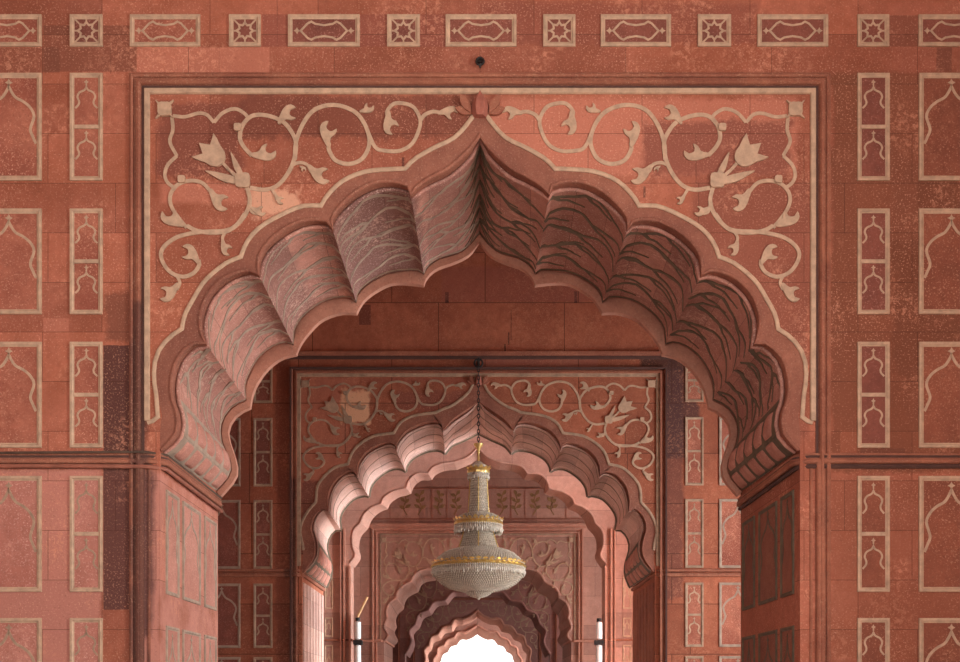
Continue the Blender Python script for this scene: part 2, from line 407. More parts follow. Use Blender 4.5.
def make_arch(name, label, Y0, YR, C, B, R, Q, mats, detail=2, lip=True, petals=True, roll=.05, group=None, yband=0.0):
    """C: outline on wall face, B: inner edge of the flat band, R: rear soffit outline, Q: inner edge of the rear lip"""
    Cp, Bp = prof(C, Y0), prof(B, Y0)
    Rp = prof(R, YR)
    T = thing(name, label, 'arch', (0, Y0, flat(Bp)[-1][1]), group)
    m_band, m_lobe, m_lip, m_line, m_in, m_in2 = mats
    y0 = Y0+yband
    # flat band on the wall face
    mb = MB(); c = flat(Cp); b_ = flat(Bp)
    for s in (1, -1):
        vs = [(s*p[0], y0, p[1]) for p in c]+[(s*p[0], y0, p[1]) for p in b_]; n = len(c)
        mb.add(vs, [(i, i+1, n+i+1, n+i) for i in range(n-1)])
        vs = [(s*p[0], y0, p[1]) for p in b_]+[(s*p[0], y0+.10, p[1]) for p in b_]
        mb.add(vs, [(i, i+1, n+i+1, n+i) for i in range(n-1)])
    mb.build('arch_face_band', m_band, T)
    # pale outline
    if m_line:
        mb = MB(); w = .052*Y0/14 if Y0 < 20 else .0024*Y0
        cc = c
        if Y0 < 20: cc = c[:-5]+[(X(158, Y0), Z(417, Y0)), (X(153, Y0), Z(421, Y0)), (X(147.5, Y0), Z(423, Y0))]
        elif Y0 < 30: cc = c[:-3]
        sweep(mb, both(cc), [(-w/2, -.002), (-w/2, .014), (-w*.25, .02), (w*.25, .02), (w/2, .014), (w/2, -.002)], front(y0))
        mb.build('arch_outline_inlay', m_line, T)
    Sp = Bp
    if detail:
        dd = .05 if detail > 1 else .07; yc = y0+(.16 if detail > 1 else .12); Sp = []
        for sg in Bp:
            q = []
            for i, p in enumerate(sg):
                a = sg[max(i-1, 0)]; c2 = sg[min(i+1, NS)]; dx, dz = c2[0]-a[0], c2[1]-a[1]; L = math.hypot(dx, dz) or 1
                nx, nz = -dz/L, dx/L
                if nx*(-p[0]*.6)+nz*(5-p[1]) < 0: nx, nz = -nx, -nz
                f = dd*math.sin(PI*min(1, max(0, i/NS)))**.55 if 0 < i < NS else 0
                if sg is Bp[0] and i < 2: f *= .3
                q.append((min(p[0]+nx*f, 0), p[1]+nz*f))
            Sp.append(q)
        mb = MB()
        for s in (1, -1):
            for sg, sq in zip(Bp, Sp):
                vs = [(s*p[0], y0, p[1]) for p in sg]+[(s*(p[0]*.55+q[0]*.45), yc+.02, p[1]*.55+q[1]*.45) for p, q in zip(sg, sq)]+[(s*q[0], yc, q[1]) for q in sq]; n = NS+1
                mb.add(vs, [(j*n+i, j*n+i+1, (j+1)*n+i+1, (j+1)*n+i) for j in range(2) for i in range(NS)])
        mb.build('arch_cove', m_band, T, smooth=True)
        mb = MB()
        for s in (1, -1):
            tube(mb, [(s*p[0], yc, p[1]) for p in flat(Sp)], roll*.5, 8)
        mb.build('arch_lobe_edge', m_lobe, T, smooth=True)
        yB = yc
    else: yB = y0
    # rounded moulding at the front edge
    mb = MB()
    for s in (1, -1):
        tube(mb, [(s*p[0], y0+.01, p[1]) for p in flat(Bp)], roll*(.55 if detail else 1), 8)
    mb.build('arch_front_moulding', m_band, T, smooth=True)
    # lobes
    NT = 10
    for s in (1, -1):
        for k in range(len(Bp)):
            mb = MB(); vs = []
            for j in range(NT+1):
                t = j/NT
                for i in range(NS+1):
                    a, b2 = Sp[k][i], Rp[k][i]
                    vs.append((s*(a[0]*(1-t)+b2[0]*t), yB*(1-t)+YR*t, a[1]*(1-t)+b2[1]*t))
            fs = [(j*(NS+1)+i, j*(NS+1)+i+1, (j+1)*(NS+1)+i+1, (j+1)*(NS+1)+i) for j in range(NT) for i in range(NS)]
            mb.add(vs, fs)
            lob = mb.build('arch_lobe', m_lobe, T, smooth=True)
            if detail and (k < len(Bp)-1 or detail > 1):
                rnd = random.Random(k*7+1+(50 if s > 0 else 0))
                lines = []
                K = 5 if detail > 1 else 3
                last = (k == len(Bp)-1)
                amax = .52 if last else 1.0
                for q in range(K):
                    t0 = (q+.15)/(K+.4)
                    slope = .16 if k == 0 else (.06 if k == 1 else .0)
                    if last: slope = .22
                    def wav(a): return t0+slope*a+(.042 if detail > 1 else .02)*math.sin(a*9+q*2.1)+rnd.uniform(-.012, .012)
                    pts = [(amax*i/9, min(max(wav(i/9), .015), .94), (1.5-.8*i/9)*rnd.uniform(.8, 1.2)) for i in range(10)]
                    lines.append(pts)
                    if detail > 1:
                        for st in (rnd.uniform(.05, .25), rnd.uniform(.45, .62)):
                            i = int(st*9); a, t, _ = pts[i]; L = rnd.uniform(.30, .42)
                            for sg in ((1, -1) if rnd.random() < .3 else (1,)):
                                br_ = [(a+L*f*amax, t+sg*(.16*f-.04*f*f*2+.012*math.sin(f*9)), 1.1*(1-.7*f)+.1) for f in (0, .2, .45, .7, 1)]
                                lines.append([(min(x, amax), min(max(y, .015), .94), w) for x, y, w in br_])
                lines.append([(i/8*(1 if not last else .97), .955, 1.0) for i in range(9)])
                mb = MB()
                lobe_lines(mb, Sp, Rp, yB, YR, k, s, lines, .050 if detail > 1 else .02)
                mb.build('vine_inlay', m_in2 if s > 0 else m_in, lob)
            if detail > 1 and k == 0:          # dark ribs climbing from the ridge
                mb = MB(); ln = []
                for q in range(6):
                    t0 = .06+q*.15
                    ln.append([(0.01, t0, 1.1), (.10, t0+.03, 1), (.22, t0+.10, .8), (.30, t0+.13, .4)])
                    ln.append([(0.01, t0+.015, 1.0), (.12, t0+.09, .9), (.2, t0+.16, .5)])
                ln = [[(a, min(t, .95), w) for a, t, w in l] for l in ln]
                lobe_lines(mb, Sp, Rp, yB, YR, k, s, ln, .020, .012)
                mb.build('ridge_inlay', M_OLIVE, lob)
    # lotus petals at the foot of the soffit
    if petals:
        k = len(Bp)-1
        for s in (1, -1):
            for row in range(2):
                n = 5
                for i in range(n):
                    t0 = .05+.90*i/n+.022; t1 = .05+.90*(i+1)/n-.022
                    a0, a1 = ((.60, .80), (.82, .985))[row]
                    if row: t0 += .02; t1 += .02
                    G = 8; vs = []
                    for u in range(G+1):
                        for v in range(G+1):
                            fu, fv = u/G, v/G
                            wv = .5+(fv-.5)*(1 if row or fu > .45 else .55+fu)
                            p, nn = surf(Sp, Rp, a0+(a1-a0)*fu, t0+(t1-t0)*wv, yB, YR, k)
                            h = .042*(1-abs(2*fu-1)**7)*(1-abs(2*fv-1)**7)-.004
                            p = p+nn*h; vs.append((s*p.x, p.y, p.z))
                    mb = MB(); mb.add(vs, [(u*(G+1)+v, u*(G+1)+v+1, (u+1)*(G+1)+v+1, (u+1)*(G+1)+v) for u in range(G) for v in range(G)])
                    mb.build('lotus_petal', M_PETAL if s < 0 or True else m_lobe, T, smooth=True)
            G2 = 14; vs = []
            for u in range(G2+1):
                for v in range(G2+1):
                    p, nn = surf(Sp, Rp, .54+.455*u/G2, .01+.95*v/G2, yB, YR, k); p = p+nn*.007
                    vs.append((s*p.x, p.y, p.z))
            mb = MB(); mb.add(vs, [(u*(G2+1)+v, u*(G2+1)+v+1, (u+1)*(G2+1)+v+1, (u+1)*(G2+1)+v) for u in range(G2) for v in range(G2)])
            mb.build('petal_ground', m_in2 if s > 0 else m_in, T, smooth=True)
            mb = MB(); ln = [[(.585, .03+.1*i, 1.2) for i in range(10)], [(.81, .03+.1*i, 1.0) for i in range(10)]]
            lobe_lines(mb, Sp, Rp, yB, YR, k, -s if False else s, ln, .03, .012)
            mb.build('petal_edging', m_in2 if s > 0 else m_in, T)
    if not lip and detail:
        mb = MB()
        for s in (1, -1):
            for sg in Rp: tube(mb, [(s*p[0], YR+.0, p[1]) for p in sg], .04, 6)
        mb.build('arch_rear_edging', M_OLIVE, T, smooth=True)
    if lip:
        Qp = prof(Q, YR); r_ = flat(Rp); q_ = flat(Qp); n = len(r_)
        mb = MB()
        for s in (1, -1):
            L = [[(s*p[0], YR-.06, p[1]) for p in r_], [(s*p[0], YR-.09, p[1]) for p in [tuple(r_[i][j]*.8+q_[i][j]*.2 for j in range(2)) for i in range(n)]],
                 [(s*p[0], YR-.09, p[1]) for p in q_], [(s*p[0], YR+.03, p[1]) for p in q_], [(s*p[0], YR+.03, p[1]) for p in c]]
            vs = [v for l in L for v in l]
            mb.add(vs, [(j*n+i, j*n+i+1, (j+1)*n+i+1, (j+1)*n+i) for j in range(4) for i in range(n-1)])
        mb.build('arch_rear_lip', m_lip, T, smooth=True)
    return T, Cp, Bp, Rp
M_SHADELINE = plain('painted_shade_line', (.10, .045, .035), .9)  # dark strips: shade of frame grooves and ledges painted as colour

# ------------------------------------------------------------------ measured outlines
C1 = [[(480,104),(472,118),(455,137.5),(435,147.5),(415,159),(405,169)],
      [(405,169),(390,169.5),(365,172),(343,181),(328,195),(321,206)],
      [(321,206),(300,207),(270,221),(255,232),(246,244),(241,257)],
      [(241,257),(225,264),(205,281),(193,300),(185,315),(182,329)],
      [(182,329),(168,339),(157,355),(154,375),(157,398),(162,412),(160,430),(160,448)]]
B1 = [[(480,134),(470,148),(449,167),(432,176),(418,185),(411,194)],
      [(411,194),(409,186),(396,181),(378,181),(359,189),(342,203),(332,217),(332,228)],
      [(332,228),(328,221),(315,218.5),(299,221),(280,231),(265,245),(258,258),(258,274)],
      [(258,274),(252,270),(239,271),(223,278),(208,293),(200,313),(200,330),(205,343)],
      [(205,343),(199,341),(188,346),(177,358),(171,377),(171,397),(177,416),(175,434),(161,450)]]
R1 = [[(479,235),(472,244),(460,254),(440,260),(428,268),(424,276)],
      [(424,276),(420,272.5),(405,272.5),(388,275),(370,284),(359,294),(357,304)],
      [(357,304),(353,300),(341,299),(325,303),(308,314),(296,329),(294,346)],
      [(294,346),(289,344),(276,347),(261,358),(250,375),(246,388),(247,401)],
      [(247,401),(240,404),(230,411),(222,426),(223,445),(231,461),(231,475),(217,492)]]
Q1 = [[(479,243),(470,256),(455,264),(438,270),(428,278),(424,287)],
      [(424,287),(405,285),(390,286),(373,295),(363,304),(357,315)],
      [(357,315),(340,315),(322,322),(309,335),(301,346),(297,356)],
      [(297,356),(282,360),(268,371),(257,387),(253,398),(251,409)],
      [(251,409),(238,416),(230,428),(230,440),(237,462),(237,478),(222,497)]]
C2 = [[(478.5,374),(474,381),(468,393),(453,405),(443,409),(436,412.5)],
      [(436,412.5),(413,416),(400,423),(394,433)],
      [(394,433),(374,436),(360,444),(352,453),(348,464)],
      [(348,464),(334,468),(322,479),(317,488),(316,502)],
      [(316,502),(306,514),(300,530),(303,546),(303,558),(302,568)]]
B2 = [[(478.5,401),(465,410),(452,419),(443,430)],
      [(443,430),(441,423),(430,421),(418,424),(405,431),(397,442),(396,450)],
      [(396,450),(394,443),(386,442),(374,446),(363,454),(357,466),(357,477)],
      [(357,477),(353,471),(341,474),(331,485),(327,499),(328,511)],
      [(328,511),(322,508),(314,515),(310,528),(314,543),(313,557),(303,572)]]
R2 = [[(478.5,433.4),(465,440),(452,446),(445,454)],
      [(445,454),(439,450.5),(426,452),(413,458.5),(407,466),(406,472)],
      [(406,472),(400,469),(390,470),(378,478),(371,487),(369,497)],
      [(369,497),(364,496),(354,499),(345,508),(340,518),(341,530)],
      [(341,530),(334,531),(328,540),(327,550),(331,564),(331,576),(326,588)]]
C3 = [[(478,447),(468,456.5),(454,462)], [(454,462),(442,463.5),(433,467),(428,473)], [(428,473),(417,473.5),(409,480),(406,488)],
      [(406,488),(394,491),(384,497),(381,503.5)], [(381,503.5),(372,507),(364,514),(360,523)], [(360,523),(353,531),(352,545),(355,555),(349.5,563)]]
R3 = [[(478,459),(469,465),(457,470)], [(457,470),(445,471),(436,475),(432,480)], [(432,480),(421,481),(414,487),(411,494)],
      [(411,494),(400,497),(391,503),(388,509)], [(388,509),(379,513),(372,520),(368,529)], [(368,529),(361,537),(359,549),(361,558),(355,568)]]
C4 = [[(478,546),(468,556),(452,561)], [(452,561),(440,562),(432,568)], [(432,568),(421,570),(414,575),(411,581)],
      [(411,581),(402,586),(397,592),(396,598)], [(396,598),(389,603),(386,612),(387,618)], [(387,618),(384,627),(388,635),(384,641)]]
R4 = [[(478,560),(468,567),(455,572)], [(455,572),(444,573),(437,579)], [(437,579),(427,581),(421,586),(418.5,592)],
      [(418.5,592),(409,597),(405,603),(404,609)], [(404,609),(398,615),(396,621),(397,627)], [(397,627),(395,633),(398,641),(393,647)]]
C5 = [[(478,584),(470,590),(463,592)], [(463,592),(453,592),(445,600)], [(445,600),(434,602),(428,610)],
      [(428,610),(419,614),(415,624)], [(415,624),(409,631),(411,642),(405,654)]]
R5 = [[(478,589),(471,595),(465,597)], [(465,597),(455,597),(448,605)], [(448,605),(438,607),(432,615)],
      [(432,615),(424,619),(420,628)], [(420,628),(414,635),(415,646),(410,658)]]
C6 = [[(478,610),(471,616),(463,619)], [(463,619),(455,619),(451,625)], [(451,625),(443,627),(438,634)],
      [(438,634),(431,637),(429,645)], [(429,645),(424,650),(425,660),(420,668)]]
R6 = [[(478,617),(471,622),(464,625)], [(464,625),(457,626),(453,632)], [(453,632),(445,634),(441,640)],
      [(441,640),(434,643),(432,650)], [(432,650),(428,655),(429,665),(424,672)]]
C7 = [[(478,625),(471,629),(465,632)], [(465,632),(458,632),(454,637)], [(454,637),(447,640),(444,645)],
      [(444,645),(438,648),(437,654)], [(437,654),(433,660),(434,667),(429,674)]]
R7 = [[(478,634),(472,638),(467,640)], [(467,640),(461,640),(457,645)], [(457,645),(451,647),(448,652)],
      [(448,652),(443,655),(441,661)], [(441,661),(438,666),(439,672),(435,679)]]
Y1, YR1, Y2, YR2, Y3, YR3, Y4, YR4, Y5, YR5, Y6, YR6, Y7, YR7 = 14.0, 17.1, 25.2, 28.6, 36.0, 37.2, 42.0, 46.3, 51.0, 52.0, 60.0, 61.2, 66.0, 68.0

# ------------------------------------------------------------------ setting
mb = MB(); box(mb, -9, 12.6, -4, 70, -.2, 0); tag(mb.build('floor', M_FLOOR), kind='structure')
mb = MB(); box(mb, -9, 9, -4, 46, 14.0, 14.3); box(mb, -9, 9, 46, 70, 9.5, 9.8); tag(mb.build('ceiling', M_SIDE), kind='structure')
mb = MB(); box(mb, -9.3, -9, -4, 70, 0, 14); tag(mb.build('wall_left', M_SIDE), kind='structure')
mb = MB()      # unseen right wall; deep openings added and shaped to steer the light
for a, b in ((-4, 3.6), (8.4, 18.2), (23.8, 28.8), (32.2, 37.5), (40.5, 47.1), (50.3, 54.5), (57.5, 62.3), (65, 70)): box(mb, 9, 12.2, a, b, 0, 14)
for a, b in ((62.3, 65), (54.5, 57.5), (3.6, 8.4), (18.2, 23.8), (28.8, 32.2), (37.5, 40.5), (47.1, 50.3)): box(mb, 9, 12.2, a, b, 8.2, 14)
tag(mb.build('wall_right', M_SIDE), kind='structure')
FX1 = X(160, 14)
c1 = flat(prof(C1, Y1))
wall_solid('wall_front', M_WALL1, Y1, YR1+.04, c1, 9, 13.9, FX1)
FX2 = X(302, Y2)
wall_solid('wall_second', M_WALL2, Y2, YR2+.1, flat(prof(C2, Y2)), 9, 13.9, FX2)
FX3 = X(349.5, Y3)
wall_solid('wall_third', M_WALL3, Y3, YR3+.05, flat(prof(C3, Y3)), 9, 13.9, FX3)
FX4 = X(384, Y4)
wall_solid('wall_fourth', M_WALL3, Y4, YR4+.05, flat(prof(C4, Y4)), 9, 13.9, FX4)
FX5 = X(405, Y5)
wall_solid('wall_fifth', M_WALL5, Y5, YR5+.05, flat(prof(C5, Y5)), 9, 9.4, FX5)
FX6 = X(420, Y6)
wall_solid('wall_sixth', M_WALL5, Y6, YR6+.05, flat(prof(C6, Y6)), 9, 9.4, FX6)
FX7 = X(429, Y7)
wall_solid('wall_far', M_WALL3, Y7, YR7+.05, flat(prof(C7, Y7)), 9, 9.4, FX7)

ARCH_M = (M_BAND, M_SOFL, M_LIP, M_TAN, M_OLIVE, M_GREY)
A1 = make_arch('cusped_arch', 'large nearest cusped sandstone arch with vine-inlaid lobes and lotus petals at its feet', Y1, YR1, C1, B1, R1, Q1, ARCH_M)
A2 = make_arch('cusped_arch', 'second cusped arch, pale pink lobes on its left, framed behind the chandelier chain', Y2, YR2, C2, B2, R2, R2,
               (M_BAND, M_LOBE2, M_LOBE2, M_TAND, M_OLIVE, M_OLIVE), detail=1, lip=False, roll=.03)
A3 = make_arch('cusped_arch', 'tall thin-edged arch seen just inside the second arch, opening on leaf-inlaid wall', Y3, YR3, C3, C3, R3, R3,
               (M_WALL3, M_WALL3, M_WALL3, None, None, None), detail=0, lip=False, petals=False, roll=.035)
A4 = make_arch('cusped_arch', 'small arch with pink scalloped edge in framed wall below the chandelier', Y4, YR4, C4, C4, R4, R4,
               (M_WALL3, M_WALL3, M_WALL3, None, None, None), detail=0, lip=False, petals=False, roll=.05)
A5 = make_arch('cusped_arch', 'shadowed arch with lighter scalloped edge in the dark bay behind the chandelier bowl', Y5, YR5, C5, C5, R5, R5,
               (M_WALL5, M_WALL5, M_WALL5, None, None, None), detail=0, lip=False, petals=False, roll=.06)
A6 = make_arch('cusped_arch', 'pointed arch between the dark bay and the innermost bright opening', Y6, YR6, C6, C6, R6, R6,
               (M_LIP, M_LIP, M_LIP, None, None, None), detail=0, lip=False, petals=False, roll=.07)
A7 = make_arch('cusped_arch', 'innermost and smallest arch, directly framing the bright white daylight', Y7, YR7, C7, C7, R7, R7,
               (M_LIP, M_LIP, M_LIP, None, None, None), detail=0, lip=False, petals=False, roll=.07)

# carved bud at the crown of the first two arches
M_BUD = stone('sandstone_bud', (.46, .17, .12), (.36, .12, .085), speck=.1, scrape=0)
def bud(T, cx, Y, px, py, s):
    u = s*Y/F; c = (cx, Y-.03, Z(py, Y))
    mb = MB()
    lathe(mb, [(0.5*u, -11*u), (5*u, -11*u), (6.6*u, -8*u), (7.3*u, -3*u), (6*u, 3*u), (3*u, 8*u), (1*u, 11*u), (.2*u, 13*u)], c, 30, lambda a, i: 1+.10*math.cos(6*a))
    mb.build('carved_bud', M_BUD, T, smooth=True)
    for sx in (-1, 1):
        for (dx, dz, L, ang, w) in ((8, -8, 19, 58, 3.6), (7, -8, 16, 18, 3.6), (9, -3, 10, 38, 2.6)):
            mb = MB(); a = math.radians(ang); P = []
            for k in range(13):
                t = k/12; P.append((t*L, w*math.sin(PI*t)**.9))
            out = P+[(x, -y) for x, y in reversed(P[1:-1])]
            pts = [(cx+sx*(dx+x*math.cos(a)-y*math.sin(a))*u, c[2]+(dz+x*math.sin(a)+y*math.cos(a))*u) for x, y in out]
            slab(mb, pts, -.01, .05+.02*(ang > 50), front(Y)); mb.build('carved_leaf', M_TRIM, T)
bud(A1[0], 0, Y1, 480, 106, 1.12)
bud(A2[0], 0, Y2, 478, 380, .5)

# ------------------------------------------------------------------ string courses, frames (trim)
NT_ = [0]
def trim(mb, m, smooth=True):
    NT_[0] += 1
    return tag(mb.build('trim_%d' % NT_[0], m, smooth=smooth), kind='structure')
def plan_roll(path, z, r, m=M_TRIM):
    mb = MB(); tube(mb, [(a, b, z) for a, b in path], r, 10); return mb
def ring(P, M, prof_, mb): sweep(mb, P, prof_, M, closed=True)
for s in (-1, 1):
    mb = MB(); z = Z(461.5, Y1)
    jx = abs(FX1)-.02
    path = [(s*9, Y1-.02), (s*(jx+.14), Y1-.02), (s*(jx+.02), Y1+.05), (s*(jx-.03), Y1+.14), (s*(jx-.02), YR1+.02)]
    tube(mb, [(a, b, z) for a, b in path], .032, 10)
    trim(mb, M_TRIM)
    mb = MB(); tube(mb, [(a-s*.0, b, z+.085) for a, b in path], .018, 8); tube(mb, [(a, b+.015, z+.045) for a, b in path], .018, 8)
    trim(mb, M_TRIM)
    # rounded corner shaft of the pier
    mb = MB()
    tube(mb, [(s*X(141-480+480, 14)*-1 if False else s*abs(X(141, 14)), Y1-.01, 0), (s*abs(X(141, 14)), Y1-.01, z)], .045, 12)
    tube(mb, [(s*abs(X(149, 14)), Y1-.0, 0), (s*abs(X(149, 14)), Y1-.0, z)], .02, 8)
    trim(mb, M_TRIM)
# frame of the first arch: stepped red moulding and pale inner border
def u_frame(Y, xl, ztop, zbot, prof_, m, name=None):
    mb = MB(); sweep(mb, [(-xl, zbot), (-xl, ztop), (xl, ztop), (xl, zbot)], prof_, front(Y))
    return trim(mb, m, False)
half = lambda px, Y: abs(X(px, Y))
p14 = .0125
u_frame(Y1, half(137, 14), Z(81, 14), 0.0, [(.09, -.01), (.09, .03), (.065, .045), (.04, .03), (.035, .008), (.005, .008), (0, .05), (-.03, .06), (-.05, .035), (-.055, .004), (-.09, .004), (-.09, -.01)][::-1], M_TRIM)
mb = MB()
sweep(mb, [(-half(147.3, 14), Z(421, 14)), (-half(147.3, 14), Z(91.5, 14)), (half(147.3, 14), Z(91.5, 14)), (half(147.3, 14), Z(421, 14))],
      [(.036, -.005), (.036, .02), (.026, .03), (-.026, .03), (-.036, .015), (-.036, -.005)], front(Y1))
trim(mb, M_TAN, False)

for px, py, w in ((143.2, 87.3, .016), (132.3, 75.6, .010)):
    u_frame(Y1, half(px, 14), Z(py, 14), 0.0, [(-w, -.002), (-w, .012), (w, .012), (w, -.002)], M_SHADELINE)
u_frame(Y2, half(291.2, Y2), Z(369, Y2), 0.0, [(-.02, -.002), (-.02, .10), (.02, .10), (.02, -.002)], M_SHADELINE)
mb = MB(); box(mb, -9, 9, Y2-.055, Y2, Z(359.3, Y2), Z(356.5, Y2)); trim(mb, M_SHADELINE, False)
for s in (-1, 1):
    jx = abs(FX1)-.02; z = Z(456.5, Y1)
    mb = MB(); tube(mb, [(s*9, Y1-.012, z), (s*(jx+.14), Y1-.012, z), (s*(jx+.02), Y1+.06, z), (s*(jx-.02), Y1+.14, z), (s*(jx-.01), YR1+.02, z)], .022, 6); trim(mb, M_SHADELINE)
    z = Z(466.5, Y1); mb = MB(); tube(mb, [(s*9, Y1-.005, z), (s*(jx+.14), Y1-.005, z), (s*(jx+.02), Y1+.07, z), (s*(jx-.0), Y1+.14, z), (s*(jx-.0), YR1+.02, z)], .03, 6); trim(mb, M_SHADELINE)  # dark strip under the ledge stands for its shadow

# ------------------------------------------------------------------ inlaid panels
def bez_border(mb, u0, u1, v0, v1, w, M, h=.022, depth=.006):
    # w: visible width; path runs on the outer edge
    P = [(u0, v0), (u1, v0), (u1, v1), (u0, v1)]
    sweep(mb, P, [(0, -.003), (.003, h), (w*.55, h*1.1), (w*.8, h*.55), (w, h*.45), (w, -.003)], M, closed=True)
NICHE = [(.5,.80),(.42,.74),(.22,.69),(.13,.60),(.20,.50),(.17,.43),(.04,.36)]
BIG = [(.5,.915),(.56,.85),(.63,.80),(.76,.76),(.88,.70),(.95,.61),(.885,.48),(.93,.40),(.985,.33)]
DIA = [(0,-1),(.35,-.35),(1,0),(.35,.35),(0,1),(-.35,.35),(-1,0),(-.35,-.35)]
def motif(mb, kind, u0, u1, v0, v1, M, lw):
    W, H = u1-u0, v1-v0
    def pt(a, b): return (u0+a*W, v0+b*H)
    if kind == 'niche':
        c = catmull([pt(a, b) for a, b in NICHE], 5)
        full = list(reversed(c))+[(2*(u0+W/2)-a, b) for a, b in c[1:]]
        ribbon(mb, full, lw, M, .005)
        cx, cz = pt(.5, .91); r = W*.10
        slab(mb, [(cx+a*r, cz+b*r*1.1) for a, b in DIA], 0, .005, M)
        slab(mb, [(cx-r*.3, cz-r*1.6), (cx+r*.3, cz-r*1.6), (cx+r*.3, cz-r*.5), (cx-r*.3, cz-r*.5)], 0, .0045, M)
    elif kind == 'big':
        c = catmull([pt(a, b) for a, b in BIG], 5)
        full = [(2*(u0+W/2)-a, b) for a, b in reversed(c)]+c[1:]
        ribbon(mb, full, lw*1.3, M, .005)
        cx, cz = pt(.5, .955); r = W*.07
        slab(mb, [(cx+a*r, cz+b*r) for a, b in DIA], 0, .005, M)
    elif kind == 'cart':
        g = [(.13,.5),(.24,.82),(.30,.90),(.36,.80),(.5,.74),(.64,.80),(.70,.90),(.76,.82),(.87,.5)]
        full = [pt(a, b) for a, b in g]+[pt(a, 1-b) for a, b in reversed(g[1:-1])]
        sweep(mb, full, [(-lw/2, 0), (-lw/2, .005), (lw/2, .005), (lw/2, 0)], M, closed=True)
        for a in (.07, .93):
            cx, cz = pt(a, .5); r = H*.15
            slab(mb, [(cx+x*r, cz+y*r) for x, y in DIA], 0, .005, M)
    elif kind == 'star':
        cx, cz = pt(.5, .5); r = W*.40
        P = []
        for k in range(16):
            rr = r*(.92 if k % 2 == 0 else .64); a = 2*PI*k/16+PI/8*0
            P.append((cx+rr*math.cos(a), cz+rr*math.sin(a)))
        sweep(mb, P, [(-lw/2, 0), (-lw/2, .005), (lw/2, .005), (lw/2, 0)], M, closed=True)
        for k in range(8):
            a = 2*PI*k/8
            e_ = W*.49/max(abs(math.cos(a)), abs(math.sin(a)))
            ribbon(mb, [(cx+r*.9*math.cos(a), cz+r*.9*math.sin(a)), (cx+e_*math.cos(a), cz+e_*math.sin(a))], lw*.8, M, .0045)
def panel(kind, label, u0, u1, v0, v1, M, at, bw, m_b, m_f, m_m, group, lw=None, cells=None):
    """kind: double, big, cart, star, niche, plain"""
    T = thing('inlaid_panel', label, 'panel', at, group)
    lw = lw or bw*.42
    mb = MB(); slab(mb, [(u0+.01, v0+.01), (u1-.01, v0+.01), (u1-.01, v1-.01), (u0+.01, v1-.01)], 0, .004, M)
    mb.build('panel_field', m_f, T)
    mb = MB(); bez_border(mb, u0, u1, v0, v1, bw, M)
    vm = (v0+v1)/2
    if kind == 'double': slab(mb, [(u0+bw*.9, vm-bw*.42), (u1-bw*.9, vm-bw*.42), (u1-bw*.9, vm+bw*.42), (u0+bw*.9, vm+bw*.42)], .003, .018, M)
    mb.build('panel_border', m_b, T)
    M2 = lambda a, b, h: M(a, b, h+.004)
    i0, i1, j0, j1 = u0+bw, u1-bw, v0+bw, v1-bw
    if kind == 'double': C = [('niche', i0, i1, j0, vm-bw*.4), ('niche', i0, i1, vm+bw*.4, j1)]
    elif kind == 'plain': C = []
    else: C = [(kind, i0, i1, j0, j1)]
    for c in C:
        mb = MB(); motif(mb, c[0], *c[1:], M2, lw); mb.build('panel_motif', m_m, T)
    return T
F1 = front(Y1)
def p1(kind, label, x0, x1, y0, y1, group, m_f=None, bw=.058, m_m=None, m_b=None):
    u0, u1, v0, v1 = X(x0, 14), X(x1, 14), Z(y1, 14), Z(y0, 14)
    panel(kind, label, u0, u1, v0, v1, F1, ((u0+u1)/2, Y1, v0), bw, m_b or M_TAN, m_f or M_FIELD, m_m or M_TAN, group)
POS = ['topmost', 'second from top', 'third from top', 'fourth from top', 'lowest']
RW = [(73.5, 181), (209, 314.5), (342, 448), (476, 592), (618, 732)]
for i, (a, b) in enumerate(RW):
    where = ' above the ledge' if i < 3 else ' below the ledge'
    for (x0, x1, k, kind, txt, grp) in ((70, 103, 'left', 'double', 'narrow two-niche inlaid panel', 'narrow panels on the front wall'), (857, 889.5, 'right', 'double', 'narrow two-niche inlaid panel', 'narrow panels on the front wall'),
                                   (-24, 42, 'left', 'big', 'wide single-niche inlaid panel', 'wide panels on the front wall'), (918.5, 984, 'right', 'big', 'wide single-niche inlaid panel', 'wide panels on the front wall')):
        dark = (kind == 'double' and k == 'right') or (i == 0 and kind == 'big' and False)
        edge = 'left of nearest arch' if k == 'left' else 'right of nearest arch'
        if kind == 'big': edge = 'at the %s picture edge' % k
        p1(kind, '%s, %s, %s%s' % (txt, POS[i], edge, where), x0, x1, a, b, grp,
           M_FIELDD if dark and i < 3 else (M_FIELDR if k == 'right' else (M_FIELDP if i > 2 else M_FIELD)), .062 if kind == 'big' else .056, M_TAND if (i > 2 and k == 'left') else M_TAN)
FR = [(-28, 42, 0), (70, 103, 1), (130, 200.5, 0), (229, 261, 1), (288, 360, 0), (387, 420, 1), (445.5, 516.5, 0), (543, 575.5, 1),
      (600.5, 671, 0), (697.5, 731, 1), (757, 828, 0), (857, 889, 1), (918, 990, 0)]
ORD = ['first', 'second', 'third', 'fourth', 'fifth', 'sixth', 'seventh']
nc = ns = 0
for x0, x1, sq in FR:
    if sq: lab = 'small square star panel in the top frieze, %s star from left' % ORD[ns]; ns += 1
    else: lab = 'oblong cartouche panel in the top frieze, %s oblong from left' % ORD[nc]; nc += 1
    p1('star' if sq else 'cart', lab, x0, x1, 15, 47, 'star panels of the top frieze' if sq else 'oblong panels of the top frieze',
       M_FIELDD if x0 > 270 or sq else M_FIELD, .058, M_TAN)

